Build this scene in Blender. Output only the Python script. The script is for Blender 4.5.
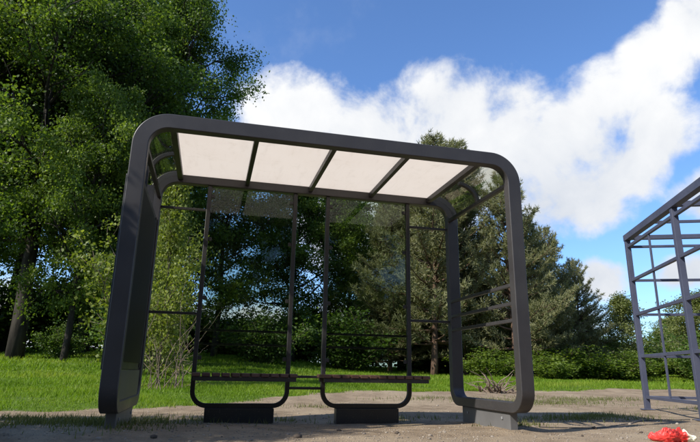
import bpy, bmesh, math, random
import numpy as np
from mathutils import Vector, Matrix

for o in list(bpy.data.objects):
    bpy.data.objects.remove(o)
scene = bpy.context.scene
COL = scene.collection
R = math.radians

# ------------------------------------------------------------------ camera
cam_d = bpy.data.cameras.new('camera')
cam = bpy.data.objects.new('camera', cam_d)
COL.objects.link(cam)
CAM = Vector((-1.0588, -4.617, 0.4954))
pitch, yaw, roll = 0.270, 0.2424, 0.0167
r0 = Vector((math.cos(yaw), -math.sin(yaw), 0))
fw = Vector((math.sin(yaw) * math.cos(pitch), math.cos(yaw) * math.cos(pitch), math.sin(pitch)))
u0 = r0.cross(fw)
rr = r0 * math.cos(roll) + u0 * math.sin(roll)
uu = rr.cross(fw)
m3 = Matrix((rr, uu, -fw)).transposed()
cam.matrix_world = Matrix.Translation(CAM) @ m3.to_4x4()
cam_d.sensor_width = 36.0
cam_d.lens = 547.11 / 700 * 36.0
cam_d.clip_end = 2000
cam_d.clip_start = 0.05
scene.camera = cam

# ------------------------------------------------------------------ sky and sun
SUN = Vector((-1.08, -0.40, 1.0)).normalized()
SUN_EL = math.asin(SUN.z)
SUN_AZ = math.atan2(SUN.x, SUN.y)

world = bpy.data.worlds.new('World')
scene.world = world
world.use_nodes = True
wt = world.node_tree
wt.nodes.clear()


class NT:
    """tiny helper to write node trees"""
    def __init__(self, tree):
        self.t = tree

    def n(self, typ, **kw):
        nd = self.t.nodes.new(typ)
        for k, v in kw.items():
            setattr(nd, k, v)
        return nd

    def link(self, a, b):
        self.t.links.new(a, b)

    def put(self, sock, v):
        if isinstance(v, bpy.types.NodeSocket):
            self.link(v, sock)
        else:
            sock.default_value = v

    def math(self, op, a, b=None, c=None, clamp=False):
        nd = self.n('ShaderNodeMath', operation=op, use_clamp=clamp)
        self.put(nd.inputs[0], a)
        if b is not None:
            self.put(nd.inputs[1], b)
        if c is not None:
            self.put(nd.inputs[2], c)
        return nd.outputs[0]

    def smooth(self, v, a, b):
        nd = self.n('ShaderNodeMapRange', interpolation_type='SMOOTHSTEP')
        self.put(nd.inputs['Value'], v)
        nd.inputs['From Min'].default_value = a
        nd.inputs['From Max'].default_value = b
        return nd.outputs['Result']

    def noise(self, vec, scale, detail=4, rough=.55, dist=0.0):
        nd = self.n('ShaderNodeTexNoise')
        if vec is not None:
            self.link(vec, nd.inputs['Vector'])
        nd.inputs['Scale'].default_value = scale
        nd.inputs['Detail'].default_value = detail
        nd.inputs['Roughness'].default_value = rough
        nd.inputs['Distortion'].default_value = dist
        return nd.outputs['Fac']

    def mix(self, fac, a, b, blend='MIX'):
        nd = self.n('ShaderNodeMix', data_type='RGBA', blend_type=blend)
        self.put(nd.inputs[0], fac)
        for s, v in ((6, a), (7, b)):
            if isinstance(v, tuple) and len(v) == 3:
                v = (*v, 1)
            self.put(nd.inputs[s], v)
        return nd.outputs[2]


W = NT(wt)
tc = W.n('ShaderNodeTexCoord')
vec = tc.outputs['Generated']
sep = W.n('ShaderNodeSeparateXYZ')
W.link(vec, sep.inputs[0])
DEG = 180 / math.pi
az = W.math('MULTIPLY', W.math('ARCTAN2', sep.outputs[0], sep.outputs[1]), DEG)
el = W.math('MULTIPLY', W.math('ARCSINE', W.math('MINIMUM', W.math('MAXIMUM', sep.outputs[2], -1.0), 1.0)), DEG)
# cumulus banks: azimuth, elevation, half width, half height (degrees)
BANKS = [(7.6, 26.0, 8.0, 5.0), (17.0, 24.6, 8.5, 5.4), (24.0, 26.4, 7.4, 6.4), (29.5, 23.0, 12.0, 8.0),
         (37.0, 22.6, 8.0, 6.8), (42.0, 25.6, 5.5, 4.2), (46.0, 28.2, 4.4, 3.6), (50.5, 30.5, 5.0, 4.0),
         (36.0, 17.5, 8.2, 4.6), (17.0, 16.0, 13.0, 7.0), (38.7, 8.9, 3.2, 2.4), (48.6, 15.4, 3.6, 3.0),
         (-20.3, 18.5, 4.5, 6.0), (46.0, 9.0, 4.0, 2.0), (62.0, 20.0, 9.0, 5.0), (-45.0, 30.0, 14.0, 7.0),
         (-75.0, 22.0, 16.0, 6.0), (95.0, 28.0, 16.0, 8.0), (130.0, 20.0, 18.0, 7.0), (-130.0, 26.0, 20.0, 8.0),
         (170.0, 30.0, 18.0, 9.0), (25.0, 5.0, 18.0, 3.0), (-8.0, 4.0, 24.0, 4.0), (45.0, 22.5, 4.6, 4.2), (42.0, 19.5, 5.0, 4.0)]
f = None
for a0, e0, ra, re in BANKS:
    da = W.math('DIVIDE', W.math('SUBTRACT', az, a0), ra)
    de = W.math('DIVIDE', W.math('SUBTRACT', el, e0), re)
    q = W.math('MULTIPLY_ADD', da, da, W.math('MULTIPLY', de, de))
    v = W.math('SUBTRACT', 1.0, q)
    f = v if f is None else W.math('SMOOTH_MAX', f, v, 0.25)
f = W.math('MAXIMUM', f, -1.2)
n1 = W.noise(vec, 7.5, 10, .60, .3)
n2 = W.noise(vec, 3.1, 5, .55)
n3 = W.noise(vec, 22.0, 6, .6)
den = W.math('MULTIPLY_ADD', W.math('SUBTRACT', n1, .5), 2.2, f)
den = W.math('MULTIPLY_ADD', W.math('SUBTRACT', n3, .5), 0.9, den)
den = W.math('MULTIPLY_ADD', W.math('SUBTRACT', n2, .5), 1.4, den)
core = W.smooth(den, -0.02, 0.78)
wisp = W.math('MULTIPLY', W.smooth(W.math('ADD', n2, W.math('MULTIPLY', W.math('SUBTRACT', n3, .5), .35)), 0.54, 0.82), 0.14)
mask = W.math('MAXIMUM', core, wisp)
shade = W.math('MULTIPLY_ADD', W.math('SUBTRACT', n1, .5), 1.3, W.math('MULTIPLY_ADD', W.math('SUBTRACT', n2, .5), 1.5, W.math('MULTIPLY_ADD', W.smooth(el, 14.0, 27.0), .46, .36)), clamp=True)
sky = W.n('ShaderNodeTexSky', sky_type='NISHITA', sun_disc=False)
sky.sun_elevation = SUN_EL
sky.sun_rotation = SUN_AZ
sky.altitude = 100
sky.air_density = 1.0
sky.dust_density = 0.7
sky.ozone_density = 6.0
SKY_S = 0.15
ccol = W.mix(shade, (0.47 / SKY_S, 0.51 / SKY_S, 0.58 / SKY_S), (0.74 / SKY_S, 0.745 / SKY_S, 0.75 / SKY_S))
skyc = W.mix(1.0, sky.outputs[0], (.88, 1.0, 1.13), 'MULTIPLY')
out_c = W.mix(mask, skyc, ccol)
bg = W.n('ShaderNodeBackground')
W.link(out_c, bg.inputs[0])
bg.inputs[1].default_value = SKY_S
wo = W.n('ShaderNodeOutputWorld')
W.link(bg.outputs[0], wo.inputs[0])

sun_d = bpy.data.lights.new('sun', 'SUN')
sun_d.energy = 5.0
sun_d.angle = R(0.53)
sun_d.color = (1.0, 0.955, 0.88)
sun = bpy.data.objects.new('sun', sun_d)
COL.objects.link(sun)
sun.rotation_euler = SUN.to_track_quat('Z', 'Y').to_euler()
sun.location = (-12, -8, 20)

scene.view_settings.view_transform = 'Standard'
scene.view_settings.look = 'None'
scene.view_settings.gamma = 1.0
scene.view_settings.exposure = 0.45
scene.render.engine = 'CYCLES'
scene.cycles.transparent_max_bounces = 16
scene.cycles.max_bounces = 8
scene.cycles.sample_clamp_indirect = 6


# ------------------------------------------------------------------ materials
def new_mat(name):
    m = bpy.data.materials.new(name)
    m.use_nodes = True
    m.node_tree.nodes.clear()
    return m, NT(m.node_tree)


def finish(t, shader):
    o = t.n('ShaderNodeOutputMaterial')
    t.link(shader, o.inputs[0])


def principled(t, col, rough, metallic=0.0, bump=None, bstr=.2, bdist=.01, spec=.5):
    b = t.n('ShaderNodeBsdfPrincipled')
    t.put(b.inputs['Base Color'], (*col, 1) if isinstance(col, tuple) else col)
    t.put(b.inputs['Roughness'], rough)
    b.inputs['Metallic'].default_value = metallic
    b.inputs['Specular IOR Level'].default_value = spec
    if bump is not None:
        bn = t.n('ShaderNodeBump')
        bn.inputs['Strength'].default_value = bstr
        bn.inputs['Distance'].default_value = bdist
        t.link(bump, bn.inputs['Height'])
        t.link(bn.outputs[0], b.inputs['Normal'])
    return b.outputs[0]


def paint_mat(name, col, col2, rough=.42, dust=(.20, .17, .13)):
    m, t = new_mat(name)
    oc = t.n('ShaderNodeTexCoord').outputs['Object']
    a = t.noise(oc, 3.0, 6, .6)
    fine = t.noise(oc, 420, 2, .5)
    spots = t.smooth(t.noise(oc, 16, 5, .65), .60, .78)
    c = t.mix(t.smooth(a, .3, .7), col, col2)
    c = t.mix(t.math('MULTIPLY', spots, .10), c, dust)
    mp_ = t.n('ShaderNodeMapping')
    mp_.inputs['Scale'].default_value = (9, 9, 1.2)
    t.link(oc, mp_.inputs[0])
    streak = t.smooth(t.noise(mp_.outputs[0], 5, 6, .7), .55, .75)
    c = t.mix(t.math('MULTIPLY', streak, .09), c, dust)
    spl = t.smooth(t.noise(oc, 55, 4, .7), .60, .70)
    sz = t.n('ShaderNodeSeparateXYZ')
    t.link(t.n('ShaderNodeNewGeometry').outputs['Position'], sz.inputs[0])
    low = t.smooth(sz.outputs[2], .50, .05)
    c = t.mix(t.math('MULTIPLY', t.math('MULTIPLY', spl, low), .55), c, dust)
    r = t.math('MULTIPLY_ADD', a, .25, rough - .12)
    finish(t, principled(t, c, r, 0, fine, .12, .002))
    return m


M = {}
M['paint'] = paint_mat('graphite_paint', (.037, .034, .035), (.046, .043, .043))
M['paint_dark'] = paint_mat('dark_graphite_paint', (.021, .0195, .0195), (.027, .025, .025))
M['steel'] = paint_mat('primer_grey_paint', (.050, .056, .088), (.066, .072, .108), .5, (.25, .18, .13))
M['block'] = paint_mat('pale_grey_block_paint', (.105, .103, .102), (.135, .132, .13), .5)
M['zinc'] = paint_mat('bolt_metal', (.22, .22, .22), (.3, .3, .3), .4)

m, t = new_mat('galvanised_sheet')
oc = t.n('ShaderNodeTexCoord').outputs['Object']
a = t.noise(oc, 5, 6, .6)
finish(t, principled(t, t.mix(a, (.055, .055, .048), (.085, .085, .075)), .5, 0, t.noise(oc, 60, 3), .1, .003))
M['skirt'] = m

m, t = new_mat('wood_slat')
oc = t.n('ShaderNodeTexCoord').outputs['Object']
mp = t.n('ShaderNodeMapping')
mp.inputs['Scale'].default_value = (30, 2.5, 30)
t.link(oc, mp.inputs[0])
g = t.noise(mp.outputs[0], 2.2, 6, .65, .8)
rnd = t.n('ShaderNodeObjectInfo').outputs['Random']
c = t.mix(g, (.045, .020, .014), (.11, .050, .034))
c = t.mix(t.math('MULTIPLY', rnd, .40), c, (.17, .095, .065))
finish(t, principled(t, c, .55, 0, g, .3, .004))
M['wood'] = m

m, t = new_mat('milky_roof_sheet')
oc = t.n('ShaderNodeTexCoord').outputs['Object']
a = t.noise(oc, 2.4, 5, .6)
mp = t.n('ShaderNodeMapping')
mp.inputs['Scale'].default_value = (7, 1.1, 7)
t.link(oc, mp.inputs[0])
dirt = t.math('ADD', t.smooth(t.noise(oc, 9, 6, .65), .54, .78), t.math('MULTIPLY', t.smooth(t.noise(mp.outputs[0], 3, 7, .7), .50, .74), .7), clamp=True)
c = t.mix(a, (.82, .755, .675), (.85, .795, .72))
c = t.mix(t.math('MULTIPLY', dirt, .20), c, (.52, .45, .36))
tr = t.n('ShaderNodeBsdfTranslucent')
t.link(c, tr.inputs[0])
df = principled(t, c, .35)
mx = t.n('ShaderNodeMixShader')
mx.inputs[0].default_value = .20
t.link(tr.outputs[0], mx.inputs[1])
t.link(df, mx.inputs[2])
finish(t, mx.outputs[0])
M['roof'] = m


def glass_mat(name, tint, dirt_amt=.03, refl=1.0):
    m, t = new_mat(name)
    oc = t.n('ShaderNodeTexCoord').outputs['Object']
    tp = t.n('ShaderNodeBsdfTransparent')
    tp.inputs[0].default_value = (*tint, 1)
    gl = t.n('ShaderNodeBsdfGlossy')
    gl.inputs['Roughness'].default_value = .015
    gl.inputs[0].default_value = (.95, .98, .98, 1)
    fr = t.n('ShaderNodeFresnel')
    fr.inputs[0].default_value = 1.5
    mx = t.n('ShaderNodeMixShader')
    t.link(t.math('MULTIPLY', fr.outputs[0], refl, clamp=True), mx.inputs[0])
    t.link(tp.outputs[0], mx.inputs[1])
    t.link(gl.outputs[0], mx.inputs[2])
    df = t.n('ShaderNodeBsdfDiffuse')
    df.inputs[0].default_value = (.42, .40, .36, 1)
    d = t.math('MULTIPLY', t.smooth(t.noise(oc, 4, 7, .7), .35, .85), dirt_amt)
    m2 = t.n('ShaderNodeMixShader')
    t.link(d, m2.inputs[0])
    t.link(mx.outputs[0], m2.inputs[1])
    t.link(df.outputs[0], m2.inputs[2])
    finish(t, m2.outputs[0])
    return m


M['glass'] = glass_mat('tinted_screen_glass', (.74, .78, .73), .010, .62)
M['corner_glass'] = glass_mat('curved_corner_glass', (.88, .88, .83), .03, .30)

m, t = new_mat('dark_poster_glass')
oc = t.n('ShaderNodeTexCoord').outputs['Object']
finish(t, principled(t, t.mix(t.noise(oc, 3, 5), (.006, .006, .006), (.011, .011, .011)), .5, spec=.12))
M['poster'] = m


def leaf_mat(name, dark, mid, light, trans=.45, rough=.55):
    m, t = new_mat(name)
    at = t.n('ShaderNodeAttribute', attribute_name='tint')
    cr = t.n('ShaderNodeValToRGB')
    cr.color_ramp.elements[0].position = 0.0
    cr.color_ramp.elements[0].color = (*dark, 1)
    cr.color_ramp.elements[1].position = 1.0
    cr.color_ramp.elements[1].color = (*light, 1)
    e = cr.color_ramp.elements.new(.5)
    e.color = (*mid, 1)
    rn = t.n('ShaderNodeObjectInfo').outputs['Random']
    t.link(t.math('ADD', at.outputs['Fac'], t.math('MULTIPLY_ADD', rn, .16, -.08), clamp=True), cr.inputs[0])
    c = cr.outputs[0]
    pr = principled(t, c, rough, spec=.35)
    tl = t.n('ShaderNodeBsdfTranslucent')
    t.link(t.mix(1.0, c, (1.25, 1.3, .55), 'MULTIPLY'), tl.inputs[0])
    mx = t.n('ShaderNodeMixShader')
    mx.inputs[0].default_value = trans
    t.link(pr, mx.inputs[1])
    t.link(tl.outputs[0], mx.inputs[2])
    finish(t, mx.outputs[0])
    return m


M['leaf_dark'] = leaf_mat('linden_leaves', (.034, .066, .010), (.070, .122, .016), (.165, .225, .034), .50)
M['leaf_mid'] = leaf_mat('maple_leaves', (.042, .080, .012), (.085, .145, .020), (.18, .24, .040), .50)
M['leaf_yellow_green'] = leaf_mat('yellow_green_leaves', (.060, .100, .012), (.115, .175, .022), (.21, .27, .045), .50)  # lighter yellow-green foliage for one tree and the low shrubs
M['leaf_light'] = leaf_mat('young_leaves', (.095, .125, .018), (.175, .215, .034), (.28, .31, .065), .45)
M['leaf_pale'] = leaf_mat('pale_spring_leaves', (.11, .135, .040), (.175, .205, .065), (.26, .28, .11), .45)
M['leaf_bush'] = leaf_mat('bush_leaves', (.045, .085, .015), (.080, .140, .022), (.14, .20, .04), .45)
M['needle'] = leaf_mat('pine_needles', (.115, .120, .052), (.185, .188, .085), (.27, .265, .135), .28, .6)
M['grass'] = leaf_mat('grass_blades', (.100, .180, .007), (.165, .268, .012), (.29, .33, .050), .45, .6)
M['dry_grass'] = leaf_mat('worn_grass_blades', (.090, .105, .030), (.135, .150, .045), (.20, .19, .08), .35, .6)


def bark_mat(name, a, b, sc=7):
    m, t = new_mat(name)
    oc = t.n('ShaderNodeTexCoord').outputs['Object']
    mp = t.n('ShaderNodeMapping')
    mp.inputs['Scale'].default_value = (1, 1, .22)
    t.link(oc, mp.inputs[0])
    n = t.noise(mp.outputs[0], sc, 8, .7, .5)
    finish(t, principled(t, t.mix(t.smooth(n, .3, .7), a, b), .9, 0, n, .8, .03, .2))
    return m


M['bark'] = bark_mat('dark_bark', (.016, .013, .010), (.058, .048, .037))
M['pine_bark'] = bark_mat('pine_bark', (.060, .040, .028), (.19, .115, .075))
M['pale_bark'] = bark_mat('pale_bark', (.16, .145, .12), (.36, .34, .30), 9)
M['twig'] = bark_mat('dry_twigs', (.10, .075, .055), (.25, .19, .14))

m, t = new_mat('red_plastic_film')
oc = t.n('ShaderNodeTexCoord').outputs['Object']
sx = t.n('ShaderNodeSeparateXYZ')
t.link(oc, sx.inputs[0])
k = t.smooth(t.math('MULTIPLY_ADD', t.noise(oc, 30, 3), .06, sx.outputs[0]), .125, .140)
c = t.mix(k, (.60, .045, .035), (.78, .74, .58))
finish(t, principled(t, c, .48))
M['bag'] = m

m, t = new_mat('earth_clod')
oc = t.n('ShaderNodeTexCoord').outputs['Object']
finish(t, principled(t, t.mix(t.noise(oc, 25, 5), (.050, .040, .032), (.12, .095, .075)), .95, 0, t.noise(oc, 60, 4), .6, .01, .2))
M['clod'] = m
m, t = new_mat('pebble_stone')
oc = t.n('ShaderNodeTexCoord').outputs['Object']
finish(t, principled(t, t.mix(t.smooth(t.noise(oc, 9, 3), .3, .7), (.15, .12, .092), (.33, .28, .225)), .9))
M['pebble'] = m
m, t = new_mat('near_black_matte')
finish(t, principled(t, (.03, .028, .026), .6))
M['near_black'] = m


# ------------------------------------------------------------------ mesh helpers
def np_mesh(name, V, F, tint=None, smooth=False):
    """V (n,3), F (m,k) with one k"""
    me = bpy.data.meshes.new(name)
    V = np.asarray(V, dtype=np.float32)
    F = np.asarray(F, dtype=np.int32)
    n, k = F.shape
    me.vertices.add(len(V))
    me.vertices.foreach_set('co', V.ravel())
    me.loops.add(n * k)
    me.loops.foreach_set('vertex_index', F.ravel())
    me.polygons.add(n)
    me.polygons.foreach_set('loop_start', np.arange(n, dtype=np.int32) * k)
    me.polygons.foreach_set('loop_total', np.full(n, k, dtype=np.int32))
    if smooth:
        me.polygons.foreach_set('use_smooth', np.ones(n, dtype=bool))
    if tint is not None:
        a = me.attributes.new('tint', 'FLOAT', 'POINT')
        a.data.foreach_set('value', np.asarray(tint, dtype=np.float32))
    me.update(calc_edges=True)
    return me


def link(name, me, mat=None, parent=None, loc=None):
    o = bpy.data.objects.new(name, me)
    COL.objects.link(o)
    if mat is not None and me is not None and not me.materials:
        me.materials.append(M[mat])
    if parent is not None:
        o.parent = parent
    if loc is not None:
        o.location = loc
    return o


def tag(o, label=None, cat=None, group=None, kind=None):
    for k, v in (('label', label), ('category', cat), ('group', group), ('kind', kind)):
        if v:
            o[k] = v
    return o


def empty(name, loc=(0, 0, 0), rz=0):
    o = bpy.data.objects.new(name, None)
    o.empty_display_size = .2
    COL.objects.link(o)
    o.location = loc
    o.rotation_euler = (0, 0, rz)
    return o


class MB:
    def __init__(self):
        self.v = []
        self.f = []

    def box(self, c, s, rot=None):
        b = len(self.v)
        for dx, dy, dz in ((-1, -1, -1), (1, -1, -1), (1, 1, -1), (-1, 1, -1), (-1, -1, 1), (1, -1, 1), (1, 1, 1), (-1, 1, 1)):
            p = Vector((dx * s[0] / 2, dy * s[1] / 2, dz * s[2] / 2))
            if rot is not None:
                p = rot @ p
            self.v.append(tuple(p + Vector(c)))
        for q in ((0, 3, 2, 1), (4, 5, 6, 7), (0, 1, 5, 4), (1, 2, 6, 5), (2, 3, 7, 6), (3, 0, 4, 7)):
            self.f.append(tuple(b + i for i in q))
        return self

    def rng(self, x0, x1, y0, y1, z0, z1):
        return self.box(((x0 + x1) / 2, (y0 + y1) / 2, (z0 + z1) / 2), (x1 - x0, y1 - y0, z1 - z0))

    def bar(self, a, b, w, h, up=(0, 0, 1)):
        a = Vector(a); b = Vector(b)
        d = (b - a)
        L = d.length
        d.normalize()
        s = d.cross(Vector(up)).normalized()
        u = s.cross(d)
        rot = Matrix((d, s, u)).transposed()
        return self.box((a + b) / 2, (L, w, h), rot)

    def strip(self, rings, closed=False, cap=True):
        """rings: list of lists of points, all of the same length"""
        b = len(self.v)
        k = len(rings[0])
        for r_ in rings:
            self.v += [tuple(p) for p in r_]
        n = len(rings)
        for i in range(n if closed else n - 1):
            j = (i + 1) % n
            for q in range(k):
                p = (q + 1) % k
                self.f.append((b + i * k + q, b + i * k + p, b + j * k + p, b + j * k + q))
        if cap and not closed:
            self.f.append(tuple(b + q for q in range(k))[::-1])
            self.f.append(tuple(b + (n - 1) * k + q for q in range(k)))
        return self

    def tube(self, pts, r, k=8):
        pts = [Vector(p) for p in pts]
        rings = []
        prev = None
        for i, p in enumerate(pts):
            d = (pts[min(i + 1, len(pts) - 1)] - pts[max(i - 1, 0)]).normalized()
            ref = Vector((0, 0, 1)) if abs(d.z) < .9 else Vector((1, 0, 0))
            s = d.cross(ref).normalized() if prev is None else (prev - d * prev.dot(d)).normalized()
            prev = s
            u = d.cross(s)
            ri = r[i] if isinstance(r, (list, tuple)) else r
            rings.append([p + s * math.cos(6.28318 * q / k) * ri + u * math.sin(6.28318 * q / k) * ri for q in range(k)])
        return self.strip(rings)

    def build(self, name, mat, parent=None, bevel=0.0, smooth=None, loc=None):
        me = bpy.data.meshes.new(name)
        me.from_pydata(self.v, [], self.f)
        bm = bmesh.new()
        bm.from_mesh(me)
        bmesh.ops.recalc_face_normals(bm, faces=bm.faces)
        bm.to_mesh(me)
        bm.free()
        if smooth is not None:
            me.polygons.foreach_set('use_smooth', np.ones(len(me.polygons), dtype=bool))
            me.set_sharp_from_angle(angle=R(smooth))
        o = link(name, me, mat, parent, loc)
        if bevel:
            md = o.modifiers.new('bevel', 'BEVEL')
            md.width = bevel
            md.segments = 2
            md.limit_method = 'ANGLE'
            md.angle_limit = R(40)
            md.harden_normals = False
        return o


# ------------------------------------------------------------------ terrain
def vnoise(x, y, seed=0):
    x = np.asarray(x, dtype=np.float64); y = np.asarray(y, dtype=np.float64)
    return (np.sin(x * 1.31 + seed) * np.cos(y * 1.73 + seed * 1.7) + .6 * np.sin(x * 2.9 + y * 1.1 + seed * 2.3)
            + .4 * np.cos(y * 4.3 - x * 2.2 + seed * .7)) / 2.0


def hgt(x, y):
    x = np.asarray(x, dtype=np.float64); y = np.asarray(y, dtype=np.float64)
    s = np.maximum(0, y - 2.6)
    rise = .080 * (np.sqrt(s * s + 2.0) - 1.414)
    rise = 2.6 * np.tanh(rise / 2.6)
    u = np.clip((x + 1.0) / 9.0, 0, 1)
    rise = rise * (.86 - .42 * u * u * (3 - 2 * u))
    h = rise
    h = h + .018 * vnoise(x * .9, y * .9, 1.0) + .006 * vnoise(x * 4.1, y * 4.6, 3.0)
    h = h + .02 * vnoise(x * .23, y * .23, 5) * np.clip((y - 4) / 6, 0, 1) * 6
    h = h - .035 * np.exp(-((y - 1.55) / .6) ** 2) * np.exp(-(x / 2.2) ** 2)
    h = h + .045 * np.exp(-((x + 2.0) / .8) ** 2 - ((y - .4) / .7) ** 2)
    # wheel ruts on the bare earth in front of the shelter
    for y0, dpt in ((-.15, .022), (.62, .014)):
        h = h - dpt * np.exp(-((y - y0 - .10 * np.sin(x * .7) - .05 * x * (x > 0)) / .12) ** 2) * np.clip((x - .2) / 1.0, 0, 1)
    return h


def H(x, y):
    return float(hgt(x, y))


EDGE_X = np.array([-60, -8, -5, -3, -1.2, 0.4, 1.6, 3.5, 6, 9, 14, 60.])
EDGE_Y = np.array([1.2, 1.7, 2.2, 2.8, 3.5, 5.0, 5.9, 6.6, 7.4, 7.8, 8.0, 8.2])


def lawn_edge(x):
    return np.interp(x, EDGE_X, EDGE_Y)


def axis_pts(lo, hi, fine_lo, fine_hi, step, growth=1.16):
    pts = list(np.arange(fine_lo, fine_hi + 1e-6, step))
    s, p = step, fine_hi
    while p < hi:
        s *= growth; p += s; pts.append(p)
    s, p = step, fine_lo
    while p > lo:
        s *= growth; p -= s; pts.insert(0, p)
    return np.array(pts)


gx = axis_pts(-320, 320, -6, 9, .11)
gy = axis_pts(-160, 420, -3.0, 7.5, .09)
GX, GY = np.meshgrid(gx, gy)
GZ = hgt(GX, GY)
nx, ny = len(gx), len(gy)
idx = np.arange(nx * ny).reshape(ny, nx)
F = np.stack([idx[:-1, :-1], idx[:-1, 1:], idx[1:, 1:], idx[1:, :-1]], -1).reshape(-1, 4)
gme = np_mesh('ground', np.stack([GX, GY, GZ], -1).reshape(-1, 3), F, smooth=True)
# how much turf grows at each point (drives soil colour below the grass)
turf = np.maximum(np.clip((-6.5 - GY) / 1.5, 0, 1), np.clip((GY - lawn_edge(GX) + .25 * vnoise(GX * 2.1, GY * 2.3, 2) + .2) / .5, 0, 1))
a_ = gme.attributes.new('turf', 'FLOAT', 'POINT')
a_.data.foreach_set('value', turf.ravel().astype(np.float32))
m, t = new_mat('bare_earth_and_turf')
oc = t.n('ShaderNodeTexCoord').outputs['Object']
big = t.noise(oc, .55, 5, .6)
med = t.noise(oc, 3.2, 8, .7)
fin = t.noise(oc, 38, 6, .7)
grit = t.n('ShaderNodeTexVoronoi', feature='F1')
t.link(oc, grit.inputs['Vector'])
grit.inputs['Scale'].default_value = 75
soil = t.mix(t.smooth(med, .3, .72), (.172, .124, .078), (.320, .244, .160))
soil = t.mix(t.math('MULTIPLY', t.smooth(big, .42, .68), .55), soil, (.390, .308, .208))
soil = t.mix(t.math('MULTIPLY', t.smooth(fin, .52, .72), .5), soil, (.115, .088, .066))
soil = t.mix(t.math('MULTIPLY', t.smooth(grit.outputs['Distance'], .30, .08), .35), soil, (.42, .37, .31))
green = t.mix(t.smooth(med, .35, .65), (.055, .095, .010), (.10, .15, .018))
tat = t.n('ShaderNodeAttribute', attribute_name='turf').outputs['Fac']
tf = t.smooth(t.math('MULTIPLY_ADD', t.math('SUBTRACT', fin, .5), .9, tat), .35, .65)
hb = t.math('ADD', t.math('MULTIPLY', fin, .5), t.math('ADD', t.math('MULTIPLY', med, 1.2), t.math('MULTIPLY', grit.outputs['Distance'], -.35)))
finish(t, principled(t, t.mix(tf, soil, green), .95, 0, hb, .75, .035, .2))
gme.materials.append(m)
ground = link('ground', gme)
tag(ground, kind='structure')


# unseen asphalt road added behind the photographer to darken the glass reflections
xs = axis_pts(-300, 300, -10, 12, 1.0)
rv = []
for x in xs:
    for y in (-13.0, -9.5, -5.8):
        rv.append((x, y, H(x, y) + .03))
rv = np.array(rv)
ii = np.arange(len(xs) * 3).reshape(-1, 3)
rf = np.concatenate([np.stack([ii[:-1, j], ii[1:, j], ii[1:, j + 1], ii[:-1, j + 1]], 1) for j in (0, 1)])
m, t = new_mat('asphalt')
oc = t.n('ShaderNodeTexCoord').outputs['Object']
an = t.noise(oc, 40, 5, .7)
finish(t, principled(t, t.mix(an, (.040, .040, .040), (.065, .063, .060)), .85, 0, an, .4, .01))
rme = np_mesh('road', rv, rf, smooth=True)
rme.materials.append(m)
tag(link('road', rme), kind='structure')

# ------------------------------------------------------------------ shelter
shelter = empty('bus_shelter', (0, 0, 0))
tag(shelter, 'dark grey rounded metal bus shelter with milky roof and two wooden benches', 'bus shelter')
Wd, HT, D = 3.668, 2.65, 1.56
hx = Wd / 2
TW, TB, DL = .134, .136, .095
RO = .30


def portal_rings(y0, y1):
    """rounded portal in the XZ plane, legs down to z=.36"""
    def outline(off):
        r_ = RO - off
        pts = [(-hx + off, .36)]
        for i in range(15):
            a = math.pi - i / 14 * math.pi / 2
            pts.append((-hx + RO + r_ * math.cos(a), HT - RO + r_ * math.sin(a)))
        for i in range(15):
            a = math.pi / 2 - i / 14 * math.pi / 2
            pts.append((hx - RO + r_ * math.cos(a), HT - RO + r_ * math.sin(a)))
        pts.append((hx - off, .36))
        return pts
    o, i = outline(0), outline(TW)
    return [[(a[0], y0, a[1]), (b[0], y0, b[1]), (b[0], y1, b[1]), (a[0], y1, a[1])] for a, b in zip(o, i)]


def side_rings(x0, x1):
    """leg feet and sill of one side, a U in the YZ plane with rounded corners"""
    zb, r_ = .155, .20
    def outline(off):
        q = r_ - off
        pts = [(off, .36)]
        for i in range(11):
            a = math.pi + i / 10 * math.pi / 2
            pts.append((r_ + q * math.cos(a), zb + r_ + q * math.sin(a)))
        for i in range(11):
            a = -math.pi / 2 + i / 10 * math.pi / 2
            pts.append((D - r_ + q * math.cos(a), zb + r_ + q * math.sin(a)))
        pts.append((D - off, .36))
        return pts
    o, i = outline(0), outline(DL)
    return [[(x0, a[0], a[1]), (x1, a[0], a[1]), (x1, b[0], b[1]), (x0, b[0], b[1])] for a, b in zip(o, i)]


fm = MB()
for rings in (portal_rings(0, DL), portal_rings(D - DL, D), side_rings(-hx, -hx + TW), side_rings(hx - TW, hx)):
    fm.strip(rings, cap=False)
fme = bpy.data.meshes.new('main_frame')
fme.from_pydata(fm.v, [], fm.f)
bm = bmesh.new()
bm.from_mesh(fme)
bmesh.ops.remove_doubles(bm, verts=bm.verts, dist=.0008)
bmesh.ops.recalc_face_normals(bm, faces=bm.faces)
bm.to_mesh(fme)
bm.free()
fme.polygons.foreach_set('use_smooth', np.ones(len(fme.polygons), dtype=bool))
fme.set_sharp_from_angle(angle=R(25))
fo = link('main_frame', fme, 'paint', shelter)
md = fo.modifiers.new('bevel', 'BEVEL')
md.width, md.segments, md.limit_method, md.angle_limit = .007, 2, 'ANGLE', R(40)

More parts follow.
